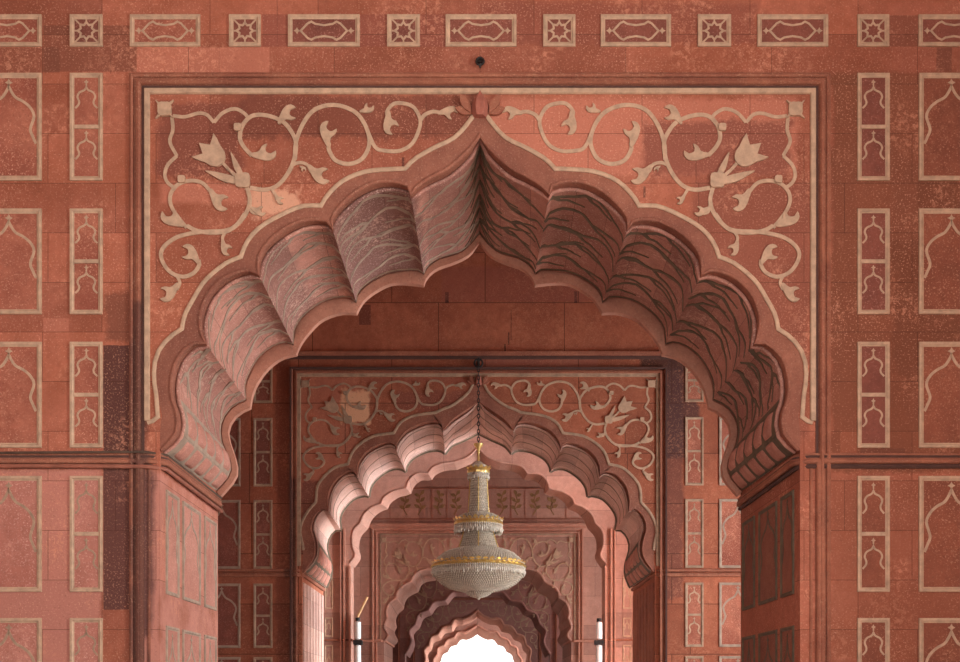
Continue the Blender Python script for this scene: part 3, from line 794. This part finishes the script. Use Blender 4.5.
# jambs of the first arch
for s in (-1, 1):
    jx = abs(FX1)-.0
    M = side(s*jx, -s)
    nm = 'left' if s < 0 else 'right'
    cols = [(14.25, 14.85, 'niche', 'outer narrow'), (15.05, 16.0, 'niche', 'middle wide'), (16.25, 16.98, 'niche', 'inner narrow')]
    for (a, b, kd, cn) in cols:
        for (v0, v1, rn) in ((2.95, 4.28, 'upper'), (.9, 2.55, 'lower')):
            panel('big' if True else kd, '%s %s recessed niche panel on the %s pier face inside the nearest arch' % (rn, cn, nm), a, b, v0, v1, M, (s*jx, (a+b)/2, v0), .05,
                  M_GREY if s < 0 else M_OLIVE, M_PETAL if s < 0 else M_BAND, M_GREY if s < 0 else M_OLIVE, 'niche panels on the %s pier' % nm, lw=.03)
# ------------------------------------------------------------------ scrolling vine inlay of the spandrels (drawn on the first wall's elevation)
STEMS = [([(173,116),(185,117),(198,113.5),(207,115),(214,122.5)], 3.4), ([(214,122.5),(223,113),(235,109),(245,114),(249,120)], 3.4),
 ([(172,117),(173,130),(170,142),(177,156)], 3.4), ([(177,156),(168,165),(165,175),(168,183),(176,189)], 3.4),
 ([(252,156),(244,147),(240,138),(242,127),(249,118),(258,115),(270,116.5),(283,122),(291,131),(296,143),(294,160),(287,175),(277,186),(265,190),(250,188)], 4),
 ([(295,160),(296,143),(302,126),(312,112),(325,106),(340,106),(356,113),(366,127),(369.5,143),(364,157),(355,163),(345,164),(335,160),(329,150),(329,143)], 4),
 ([(366,127),(375,147),(385,151),(400,151),(412,144),(419,130),(420,119),(414,108),(405,104),(394,104),(387,112),(389,120)], 3.6),
 ([(420,121),(425,115),(433,112),(440,113)], 3.6),
 ([(291,166),(299,163),(307,165),(311,172)], 3.2),
 ([(247,187),(250,200),(247,212),(239,223),(228,231),(212,233),(197,231),(187,226)], 4),
 ([(187,228),(178,217),(171,205),(171,194),(178,185),(190,181),(202,183),(210,191),(212,196)], 3.6),
 ([(245,214),(236,226),(225,231),(205,232),(190,234),(176,238),(165,246),(161,255),(165,266),(173,274),(184,277),(194,273),(199,266),(199,260)], 3.8),
 ([(177,276),(180,283),(177,290)], 3), ([(227,231),(223,237),(223,243)], 2.8), ([(250,205),(252,212),(257,214)], 3.0), ([(272,189),(276,196),(277,200)], 2.8),
 ([(222,162),(231,172),(241,181)], 3)]
LEAF = [(0,.06),(.2,.13),(.33,.22),(.40,.42),(.58,.56),(.55,.36),(.62,.22),(.82,.18),(1.0,.34),(1.02,.10),(.86,-.08),(.6,-.14),(.3,-.12),(0,-.06)]
TULIP = [(0,0),(.05,.2),(.25,.36),(.5,.42),(1.0,.62),(.78,.25),(1.15,.05),(.8,-.18),(1.0,-.58),(.5,-.42),(.25,-.36),(.05,-.2)]
# (base, direction in degrees with y up, size, flip)
LEAVES = [((251,155),-10,24,1), ((279,124),62,22,-1), ((329,147),110,24,-1), ((360,112),5,14,1), ((389,112),-100,22,1), ((438,114),20,19,-1), ((309,166),-55,24,1),
          ((211,190),-68,24,1), ((184,226),165,24,-1), ((199,264),115,22,1), ((178,284),-120,22,-1), ((223,240),-85,16,1), ((252,208),-40,14,1), ((276,195),-70,11,1),
          ((300,167),-20,7,-1)]
def scroll_pieces(mb, T, M, k, h=.007):
    """T maps elevation points of the first wall to the plane; k = size factor"""
    for ii, (pts, w) in enumerate(STEMS):
        c = [T(*p) for p in catmull(pts, 5)]
        ribbon(mb, c, w*.0125*k, M, h+.0006*ii)
    cnt = [0]
    def shape(S, base, ang, size, flip):
        cnt[0] += 1
        a = math.radians(ang); out = []
        for x, y in catmull(S, 2, True):
            y *= flip
            out.append(T(base[0]+size*(x*math.cos(a)-y*math.sin(a)), base[1]-size*(x*math.sin(a)+y*math.cos(a))))
        slab(mb, out, 0, h+.011+.0006*cnt[0], M)
    for b, an, sz, fl in LEAVES: shape(LEAF, b, an, sz, fl)
    shape(TULIP, (223,164), 137, 27, 1)
    blade = [(0,.08),(.4,.14),(.8,.06),(1,0),(.7,-.05),(.3,-.08),(0,-.06)]
    shape(blade, (243,178), 115, 28, 1); shape(blade, (240,182), 163, 36, 1); shape(blade, (241,181), 135, 18, 1)
    for c, r in (((243,181),8), ((182,180),4), ((238,128),4), ((165,110),7.5)):
        P = [(c[0]+r*(1+.12*math.cos(4*2*PI*i/16))*math.cos(2*PI*i/16+.785), c[1]+r*(1+.12*math.cos(4*2*PI*i/16))*math.sin(2*PI*i/16+.785)) for i in range(16)]
        slab(mb, [T(*p) for p in P], 0, h+.030+r*.0003, M)
    for q in range(4):
        a = 45+90*q
        shape(blade, (165,110), a, 13, 1)
def scroll(label, Y, sgn, tf, k, m, parentless=True, h=.007):
    mb = MB(); M = front(Y)
    def T(px, py):
        a, b = tf(px, py); x = X(a, Y); return (x if sgn < 0 else -x, Z(b, Y))
    scroll_pieces(mb, T, M, k, h)
    u, v = T(240, 180)
    o = mb.build('scrolling_vine_inlay', m, org=(u, Y, v))
    return tag(o, label, 'inlay', 'scrolling vine inlays beside the arches')
ident = lambda a, b: (a, b)
scroll('large pale scrolling vine inlay on dark stone, upper left of the nearest arch', Y1, -1, ident, 1, M_TAN)
scroll('large pale scrolling vine inlay on bright red stone, upper right of the nearest arch', Y1, 1, ident, 1, M_TAN)
t2 = lambda a, b: (300+(a-155)*.548, 378+(b-98)*.505)
scroll('mid-sized vine inlay with pale plaster patch, left above the second arch', Y2, -1, t2, .98, M_TAND)
scroll('mid-sized vine inlay with complete tulip, right above the second arch', Y2, 1, t2, .98, M_TAN)
t4 = lambda a, b: (381+(a-155)*.298, 536+(b-98)*.33)
scroll('small faint vine inlay left of the chandelier bowl, on the fourth wall', Y4, -1, t4, 1.0, M_TAN, h=.012)
scroll('small faint vine inlay right of the chandelier bowl, on the fourth wall', Y4, 1, t4, 1.0, M_TAN, h=.012)
t5 = lambda a, b: (405+(a-155)*.225, 570+(b-98)*.30)
scroll('dim vine inlay in the shadowed bay, left under the chandelier', Y5, -1, t5, .8, M_TAND)
scroll('dim vine inlay in the shadowed bay, right under the chandelier', Y5, 1, t5, .8, M_TAND)
t6 = lambda a, b: (416+(a-155)*.19, 600+(b-98)*.24)
scroll('tiny dim vine inlay left of the innermost arches', Y6, -1, t6, .8, M_TAND)
scroll('tiny dim vine inlay right of the innermost arches', Y6, 1, t6, .8, M_TAND)

# ------------------------------------------------------------------ second wall: ledge, frame, panels
e2 = Y2/F
mb = MB(); box(mb, -6.4, 6.4, Y2-.09, Y2+.02, Z(355.5, Y2), Z(352.5, Y2)); box(mb, -6.4, 6.4, Y2-.05, Y2+.02, Z(357.5, Y2), Z(355.5, Y2)); trim(mb, M_TRIM, False)
hx = half(294, Y2)
def g2(a): return a*e2
u_frame(Y2, hx, Z(370.5, Y2), 0, [(g2(3), -.01), (g2(3), .07), (g2(1.6), .09), (g2(.8), .02), (g2(-.6), .02), (g2(-1), .06), (g2(-3), .07), (g2(-3.4), -.01)][::-1], M_TRIM)
mb = MB(); xb = half(299, Y2); zb = Z(375, Y2)
sweep(mb, [(-xb, Z(566, Y2)), (-xb, zb), (xb, zb), (xb, Z(566, Y2))], [(g2(2), -.005), (g2(1.6), .03), (-g2(1.6), .03), (-g2(2), -.005)], front(Y2)); trim(mb, M_TAND, False)
for s in (-1, 1):
    jx = abs(FX2)
    for (py, r, dy) in ((570.5, .035, 0), (575, .045, 0)):
        mb = MB(); z = Z(py, Y2)
        tube(mb, [(s*9, Y2-.03, z), (s*(jx+.1), Y2-.03, z), (s*(jx-.03), Y2+.1, z), (s*(jx-.03), YR2, z)], r, 8); trim(mb, M_TRIM)
    # fluting on the inner pier face
    mb = MB()
    for i in range(7):
        y = Y2+.12+i*.48
        box(mb, *(sorted((s*jx, s*(jx-.03)))), y, y+.38, 0, Z(582, Y2))
    trim(mb, M_LOBE2 if s < 0 else M_TRIM, False)  # left fluting in lighter stone: the daylight on it is put into the colour
R2W = [(360, 403), (418, 486.5), (500, 569), (583.5, 648), (657, 710)]
F2 = front(Y2)
def p2(kind, label, x0, x1, y0, y1, m_b, m_f, m_m, g):
    u0, u1, v0, v1 = X(x0, Y2), X(x1, Y2), Z(y1, Y2), Z(y0, Y2)
    panel(kind, label, u0, u1, v0, v1, F2, ((u0+u1)/2, Y2, v0), .06, m_b, m_f, m_m, g, lw=.032)
for i, (a, b) in enumerate(R2W):
    p2('double', 'narrow two-niche panel on the second wall, %s, left of second arch' % POS[i], 253.5, 272.5, a, b, M_TAND, M_FIELDD, M_TAND, 'narrow panels on the second wall')
    p2('double', 'narrow two-niche panel on the second wall, %s, right of second arch' % POS[i], 685, 703.5, a-1, b-1, M_TAND, M_FIELD, M_TAN if i in (1, 3) else M_TAND, 'narrow panels on the second wall')
    if i:
        p2('big', 'wide panel on the second wall, %s, half hidden by the left pier' % POS[i], 203, 240.5, a, b, M_GREY, M_FIELDD, M_GREY, 'wide panels on the second wall')
        p2('big', 'wide panel on the second wall, %s, half hidden by the right pier' % POS[i], 719, 757, a-1, b-1, M_GREY, M_FIELD, M_GREY, 'wide panels on the second wall')
# ------------------------------------------------------------------ third wall
e3 = Y3/F
mb = MB()
for s in (-1, 1):
    for px, w in ((344.5, 1.6), (341, 1.0), (350, 1.6)):
        x = s*half(px, Y3); box(mb, x-w*e3/2*1.2, x+w*e3/2*1.2, Y3-.10, Y3+.02, 0, Z(529 if px < 348 else 566, Y3))
trim(mb, M_LIP, False)
for s, nm in ((-1, 'left'), (1, 'right')):
    for i, (a, b) in enumerate(((577, 609), (617.5, 637), (645, 690))):
        u0, u1 = sorted((s*half(324.5, Y3), s*half(333, Y3)))
        panel('niche', 'slim inlaid panel %s of the tall thin-edged arch, %s of three' % (nm, ('top', 'middle', 'bottom')[i]), u0, u1, Z(b, Y3), Z(a, Y3), front(Y3), ((u0+u1)/2, Y3, Z(b, Y3)),
              .05, M_TAN, M_WALL3, M_TAN, 'slim panels on the third wall', lw=.04)
    mb = MB(); z = Z(640, Y3); tube(mb, [(s*5.5, Y3-.04, z), (s*half(352, Y3), Y3-.04, z), (s*(half(352, Y3)-.02), YR3, z)], .035, 8); trim(mb, M_TRIM)
# ------------------------------------------------------------------ fourth wall
e4 = Y4/F
mb = MB(); box(mb, -6, 6, Y4-.12, Y4+.02, Z(526, Y4), Z(523.5, Y4)); box(mb, -6, 6, Y4-.06, Y4+.02, Z(528.5, Y4), Z(526, Y4)); trim(mb, M_LIP, False)
u_frame(Y4, half(375, Y4), Z(531, Y4), 0, [(3*e4, -.01), (3*e4, .08), (1.5*e4, .08), (1*e4, .02), (-.5*e4, .02), (-1*e4, .07), (-2*e4, .07), (-2.2*e4, -.01)][::-1], M_LIP)
mb = MB(); xb = half(380.5, Y4); zb = Z(534.5, Y4)
sweep(mb, [(-xb, Z(640, Y4)), (-xb, zb), (xb, zb), (xb, Z(640, Y4))], [(.6*e4, -.005), (.6*e4, .03), (-.6*e4, .03), (-.6*e4, -.005)], front(Y4)); trim(mb, M_TAND, False)
for s in (-1, 1):
    mb = MB(); z = Z(641, Y4); jx = abs(FX4)
    tube(mb, [(s*6, Y4-.05, z), (s*(jx+.1), Y4-.05, z), (s*(jx-.04), Y4+.12, z), (s*(jx-.04), YR4, z)], .05, 8); trim(mb, M_LIP)
k = 0
for px in (405, 420, 439, 456, 478, 502, 516, 535, 552):
    mb = MB(); M = front(Y4); cx = X(px, Y4); cz = Z(503, Y4); u = e4; fl = 1 if k % 2 else -1
    ribbon(mb, catmull([(cx-fl*2*u, cz-12*u), (cx+fl*1.5*u, cz-5*u), (cx-fl*1*u, cz+3*u), (cx+fl*2*u, cz+12*u)], 5), 1.1*u, M, .01)
    for (dx, dz, an, L) in ((0, -6, 30, 7), (0, -5, 150, 7), (0, 1, 45, 7), (0, 0, 135, 6), (1, 8, 60, 6), (0, 7, 160, 6)):
        a = math.radians(an if fl > 0 else 180-an); P = []
        for i in range(9):
            t = i/8; P.append((t*L, 1.7*math.sin(PI*t)))
        P = P+[(x, -y) for x, y in reversed(P[1:-1])]
        slab(mb, [(cx+(dx+x*math.cos(a)-y*math.sin(a))*u, cz+(dz+x*math.sin(a)+y*math.cos(a))*u) for x, y in P], 0, .011, M)
    which = ['first', 'second', 'third', 'fourth', 'fifth', 'sixth', 'seventh', 'eighth', 'ninth'][k]
    tag(mb.build('leaf_sprig_inlay', M_LEAFG, org=(cx, Y4, cz-12*u)), 'olive leaf sprig inlay in the band above the chandelier tier, %s from left' % which, 'inlay', 'leaf sprigs on the fourth wall')
    k += 1
mb = MB(); box(mb, -6, 6, Y4-.03, Y4+.01, Z(489, Y4), Z(488, Y4)); box(mb, -6, 6, Y4-.03, Y4+.01, Z(519.5, Y4), Z(518.5, Y4))
for px in (390, 432, 447, 511, 525, 566): box(mb, X(px, Y4)-.012, X(px, Y4)+.012, Y4-.012, Y4+.01, Z(518.5, Y4), Z(489, Y4))
trim(mb, M_TRIM, False)
# fifth and sixth walls: frames
for (Y, px, py) in ((Y5, 399, 575), (Y6, 414, 599)):
    q = Y/F
    u_frame(Y, half(px, Y), Z(py, Y), 0, [(1*q, -.01), (1*q, .06), (.2*q, .06), (-.2*q, .02), (-1*q, .05), (-1*q, -.01)][::-1], M_TRIM)

# ------------------------------------------------------------------ small things on the walls
T = thing('iron_ring_hook', 'small black iron ring hook above the crown of the nearest arch', 'hook', (0, Y1, Z(68, Y1)))
mb = MB(); R = .045
tube(mb, [(R*math.cos(a*PI/8), Y1-.06, Z(64, Y1)+R*math.sin(a*PI/8)) for a in range(17)], .014, 8); mb.build('ring', M_IRON, T, smooth=True)
mb = MB(); tube(mb, [(0, Y1+.02, Z(64, Y1)+.01), (0, Y1-.05, Z(64, Y1)+.02)], .03, 10); tube(mb, [(0, Y1-.06, Z(64, Y1)-.03), (0, Y1-.05, Z(64, Y1)-.075)], [.02, .008], 8); mb.build('wall_plug', M_IRON, T, smooth=True)
# conduit along the left ledge
mb = MB(); z = Z(467.5, Y1); jx = abs(FX1)
tube(mb, [(-9, Y1-.05, z), (-5.2, Y1-.05, z+.01), (-(jx+.16), Y1-.05, z), (-(jx+.03), Y1+.0, z), (-(jx-.05), Y1+.12, z), (-(jx-.05), Y1+1.5, z-.01), (-(jx-.06), YR1+.02, z-.02)], .026, 8)
tag(mb.build('conduit_pipe', M_PIPE, smooth=True, org=(-5.2, Y1, z)), 'reddish conduit pipe running under the ledge on the left front wall', 'pipe')
mb = MB()
tube(mb, [(-9, Y1-.07, Z(453.5, Y1)), (-6, Y1-.07, Z(454, Y1)), (-(jx+.16), Y1-.07, Z(453, Y1)), (-(jx-.06), Y1+.1, Z(453.5, Y1)), (-(jx-.06), YR1, Z(452, Y1)-.02)], .016, 6)
tag(mb.build('electric_cable', M_CABLE, smooth=True, org=(-6, Y1, Z(454, Y1))), 'thin dusty cable lying on top of the ledge, left front wall', 'cable')
# white strip lamps on the third wall
for s, nm, px, py0, oth in ((-1, 'left', 358.5, 621.5, 'below a leaning stick'), (1, 'right', 598.5, 622, 'in the shade of the right pier')):
    x = X(px, Y3); r = .10
    T = thing('strip_lamp', 'white strip lamp on the %s of tall arch, %s' % (nm, oth), 'lamp', (x, Y3-.2, Z(690, Y3)), 'white strip lamps')
    for (a, b) in ((py0, 640), (645, 690)):
        mb = MB(); lathe(mb, [(.02, 0), (r, .03), (r, Z(a, Y3)-Z(b, Y3)-.03), (.02, Z(a, Y3)-Z(b, Y3))], (x, Y3-.2, Z(b, Y3)), 14); mb.build('lamp_cover', M_WHITE, T, smooth=True)
    mb = MB(); box(mb, x-.14, x+.14, Y3-.31, Y3+.02, Z(645, Y3), Z(640.5, Y3)); box(mb, x-.05, x+.05, Y3-.12, Y3+.02, Z(622, Y3), Z(619.5, Y3)); mb.build('bracket', M_IRON, T)
    mb = MB(); lathe(mb, [(.01, 0), (.08, .01), (.08, .10), (.01, .11)], (x, Y3-.2, Z(py0, Y3)), 12); mb.build('end_cap', M_IRON, T, smooth=True)
mb = MB(); tube(mb, [(X(358, Y3), Y3-.18, Z(617.5, Y3)), (X(367.5, Y3), Y3-.03, Z(597, Y3))], .04, 8)
tag(mb.build('wooden_stick', M_WOOD, smooth=True, org=(X(358, Y3), Y3-.18, Z(617.5, Y3))), 'yellow wooden stick leaning above the left white strip lamp', 'stick')

# ------------------------------------------------------------------ chandelier, hung from the crown of the second wall
YC = 24.75; ec = YC/F; CX = X(478.5, YC)
def zc(py): return Z(py, YC)
T = thing('bracket_hook', 'dark iron hook bracket above the second arch carrying the chandelier chain', 'hook', (CX, Y2, zc(362)))
mb = MB(); tube(mb, [(CX, Y2+.05, zc(359)), (CX, YC+.02, zc(358.5)), (CX, YC-.03, zc(360))], .035, 8); mb.build('arm', M_IRON, T, smooth=True)
mb = MB(); tube(mb, [(CX+.09*math.sin(a*PI/8), YC, zc(363)+.09*math.cos(a*PI/8)) for a in range(17)], .022, 8); mb.build('ring', M_IRON, T, smooth=True)
T = thing('chandelier', 'tiered crystal and gold chandelier hanging on a long chain in the second arch', 'chandelier', (CX, YC, zc(597)))
c0 = (CX, YC, 0)
mb = MB(); z = zc(366)
while z > zc(446):
    for q in range(2):
        P = []
        for a in range(9):
            t = a*PI/4; d = .028*math.cos(t); P.append((CX+(d if q else 0), YC+(0 if q else d), z+.055*math.sin(t)))
        tube(mb, P, .010, 5); z -= .085
mb.build('chain', M_IRON, T, smooth=True)
mb = MB(); lathe(mb, [(.01, zc(452)), (1.5*ec, zc(451)), (2.2*ec, zc(448)), (4.2*ec, zc(446)), (5*ec, zc(444)), (3*ec, zc(443.5)), (.01, zc(443.2))], c0, 20)
lathe(mb, [(1.2*ec, zc(452)), (.8*ec, zc(455)), (1.3*ec, zc(458)), (.9*ec, zc(464))], c0, 12); mb.build('finial_cup', M_GOLD, T, smooth=True)
mb = MB(); lathe(mb, [(.01, zc(461)), (3*ec, zc(461.5)), (5*ec, zc(463.5)), (9*ec, zc(466)), (9.5*ec, zc(470)), (8.6*ec, zc(476))], c0, 32); mb.build('crown_dome', M_CRYS, T, smooth=True)
def gold_band(y0, y1, r, n, tall=.5):
    mb = MB(); z0, z1 = zc(y1), zc(y0); r *= ec
    lathe(mb, [(r*.97, z0), (r*1.03, z0+(z1-z0)*.35), (r*1.0, z0+(z1-z0)*.7), (r*.94, z1)], c0, n*4, lambda a, i: 1+.02*math.cos(n*a))
    # pierced scroll crest: small leaves standing all round
    for k in range(n):
        a = 2*PI*k/n; ca, sa = math.cos(a), math.sin(a); w = PI*r/n*.9
        zt = z1+(z1-z0)*tall*(1 if k % 2 else .6)
        for sg in (1,):
            cx, cy = CX+r*1.0*ca, YC+r*1.0*sa; tx, ty = -sa, ca
            vs = [(cx-tx*w, cy-ty*w, z1-.01), (cx+tx*w, cy+ty*w, z1-.01), (cx+tx*w*.7+ca*.03, cy+ty*w*.7+sa*.03, (z1+zt)/2), (cx+ca*.05, cy+sa*.05, zt), (cx-tx*w*.7+ca*.03, cy-ty*w*.7+sa*.03, (z1+zt)/2), (cx-ca*.03, cy-sa*.03, (z1+zt)/2)]
            mb.add(vs, [(0,1,2,3,4), (1,5,2), (0,4,5), (2,5,3), (4,3,5), (0,5,1)])
    return mb.build('gold_band', M_GOLD, T, smooth=True)
def octa(mb, c, rx, rz):
    x, y, z = c
    mb.add([(x, y, z+rz), (x+rx, y, z), (x, y+rx, z), (x-rx, y, z), (x, y-rx, z), (x, y, z-rz)],
           [(0,1,2),(0,2,3),(0,3,4),(0,4,1),(5,2,1),(5,3,2),(5,4,3),(5,1,4)])
def strands(pts, n, step, name='crystal_strands', r=.017, m=M_CRYS):
    """bead strings all round a tier; pts = (radius px, y px)"""
    P = [(a*ec, zc(b)) for a, b in pts]; L = sum(math.dist(a, b) for a, b in zip(P, P[1:]))
    Q = resample(P, max(2, int(L/step))); mb = MB()
    for k in range(n):
        a = 2*PI*k/n
        for j, (rr, z) in enumerate(Q):
            aa = a+(PI/n if j % 2 else 0)
            octa(mb, (CX+rr*math.cos(aa), YC+rr*math.sin(aa), z), r, r*1.35)
    return tag(mb.build(name, m, T), kind='stuff')
def fringe(y0, y1, r, n):
    mb = MB(); z0, z1 = zc(y1), zc(y0); H = z1-z0
    for k in range(n):
        a = 2*PI*k/n; j = .88+.22*math.sin(k*7.3)*math.cos(k*2.1)
        x, y = CX+r*ec*math.cos(a), YC+r*ec*math.sin(a)
        octa(mb, (x, y, z1-.02), .022, .03)
        octa(mb, (x, y, z1-.04-H*.45*j), .028, H*.5*j)
    return tag(mb.build('crystal_fringe', M_DROP, T), kind='stuff')
def core(pts):
    mb = MB(); lathe(mb, [(a*ec, zc(b)) for a, b in pts], c0, 48); return mb.build('tier_lining', M_CORE, T, smooth=True)
gold_band(469, 474, 11, 14); fringe(473, 479.5, 10.3, 34)
core([(7, 478), (7.4, 492), (9, 516), (10, 517)])
strands([(8.2, 478), (8.5, 490), (9.6, 504), (11.2, 516)], 30, .055, r=.018)
mb = MB()
for a in range(5): tube(mb, [(CX+8.8*ec*math.cos(a*PI*.4-PI/2), YC+8.8*ec*math.sin(a*PI*.4-PI/2), zc(478)), (CX+11*ec*math.cos(a*PI*.4-PI/2), YC+11*ec*math.sin(a*PI*.4-PI/2), zc(516))], .012, 6)
mb.build('gold_ribs', M_GOLD, T, smooth=True)
core([(9, 515.5), (16, 516), (22, 519), (22.5, 525), (18, 533)])
strands([(12, 514), (17, 515.5), (22, 518.5), (23.6, 521)], 44, .05)
gold_band(520.5, 526, 23.6, 26); fringe(525, 534, 23.8, 66)
core([(14, 532), (16, 540), (19, 550), (24, 552)])
strands([(15, 532), (17, 540), (20, 548), (24, 552)], 48, .055)
mb = MB()
for a in range(5): tube(mb, [(CX+r_*ec*math.cos(a*PI*.4-PI/2), YC+r_*ec*math.sin(a*PI*.4-PI/2), zc(y_)) for r_, y_ in ((15.5, 532), (17.6, 540), (20.6, 548.5))], .014, 6)
mb.build('gold_ribs', M_GOLD, T, smooth=True)
core([(20, 549), (30, 552), (40, 558.5), (45, 565), (45.5, 573)])
strands([(22, 549.5), (30, 551.5), (36, 554.5), (41.5, 559), (45.5, 564)], 96, .055)
gold_band(563.5, 569, 45.8, 44, .35); fringe(568, 576, 46.3, 130)
core([(45, 571), (42.5, 577), (37, 582.5), (29, 587), (18, 590), (13, 591), (8, 595), (1, 596.5)])
strands([(45.3, 572), (43.5, 577), (38, 583), (30, 587.6), (16, 591)], 100, .05, r=.018)
strands([(15, 590), (13, 593), (8, 596), (2, 597.5)], 36, .045, r=.016)
mb = MB(); lathe(mb, [(.01, zc(600)), (1.6*ec, zc(598.8)), (1.2*ec, zc(597.4)), (.01, zc(597))], c0, 14); mb.build('bottom_drop', M_DROP, T, smooth=True)
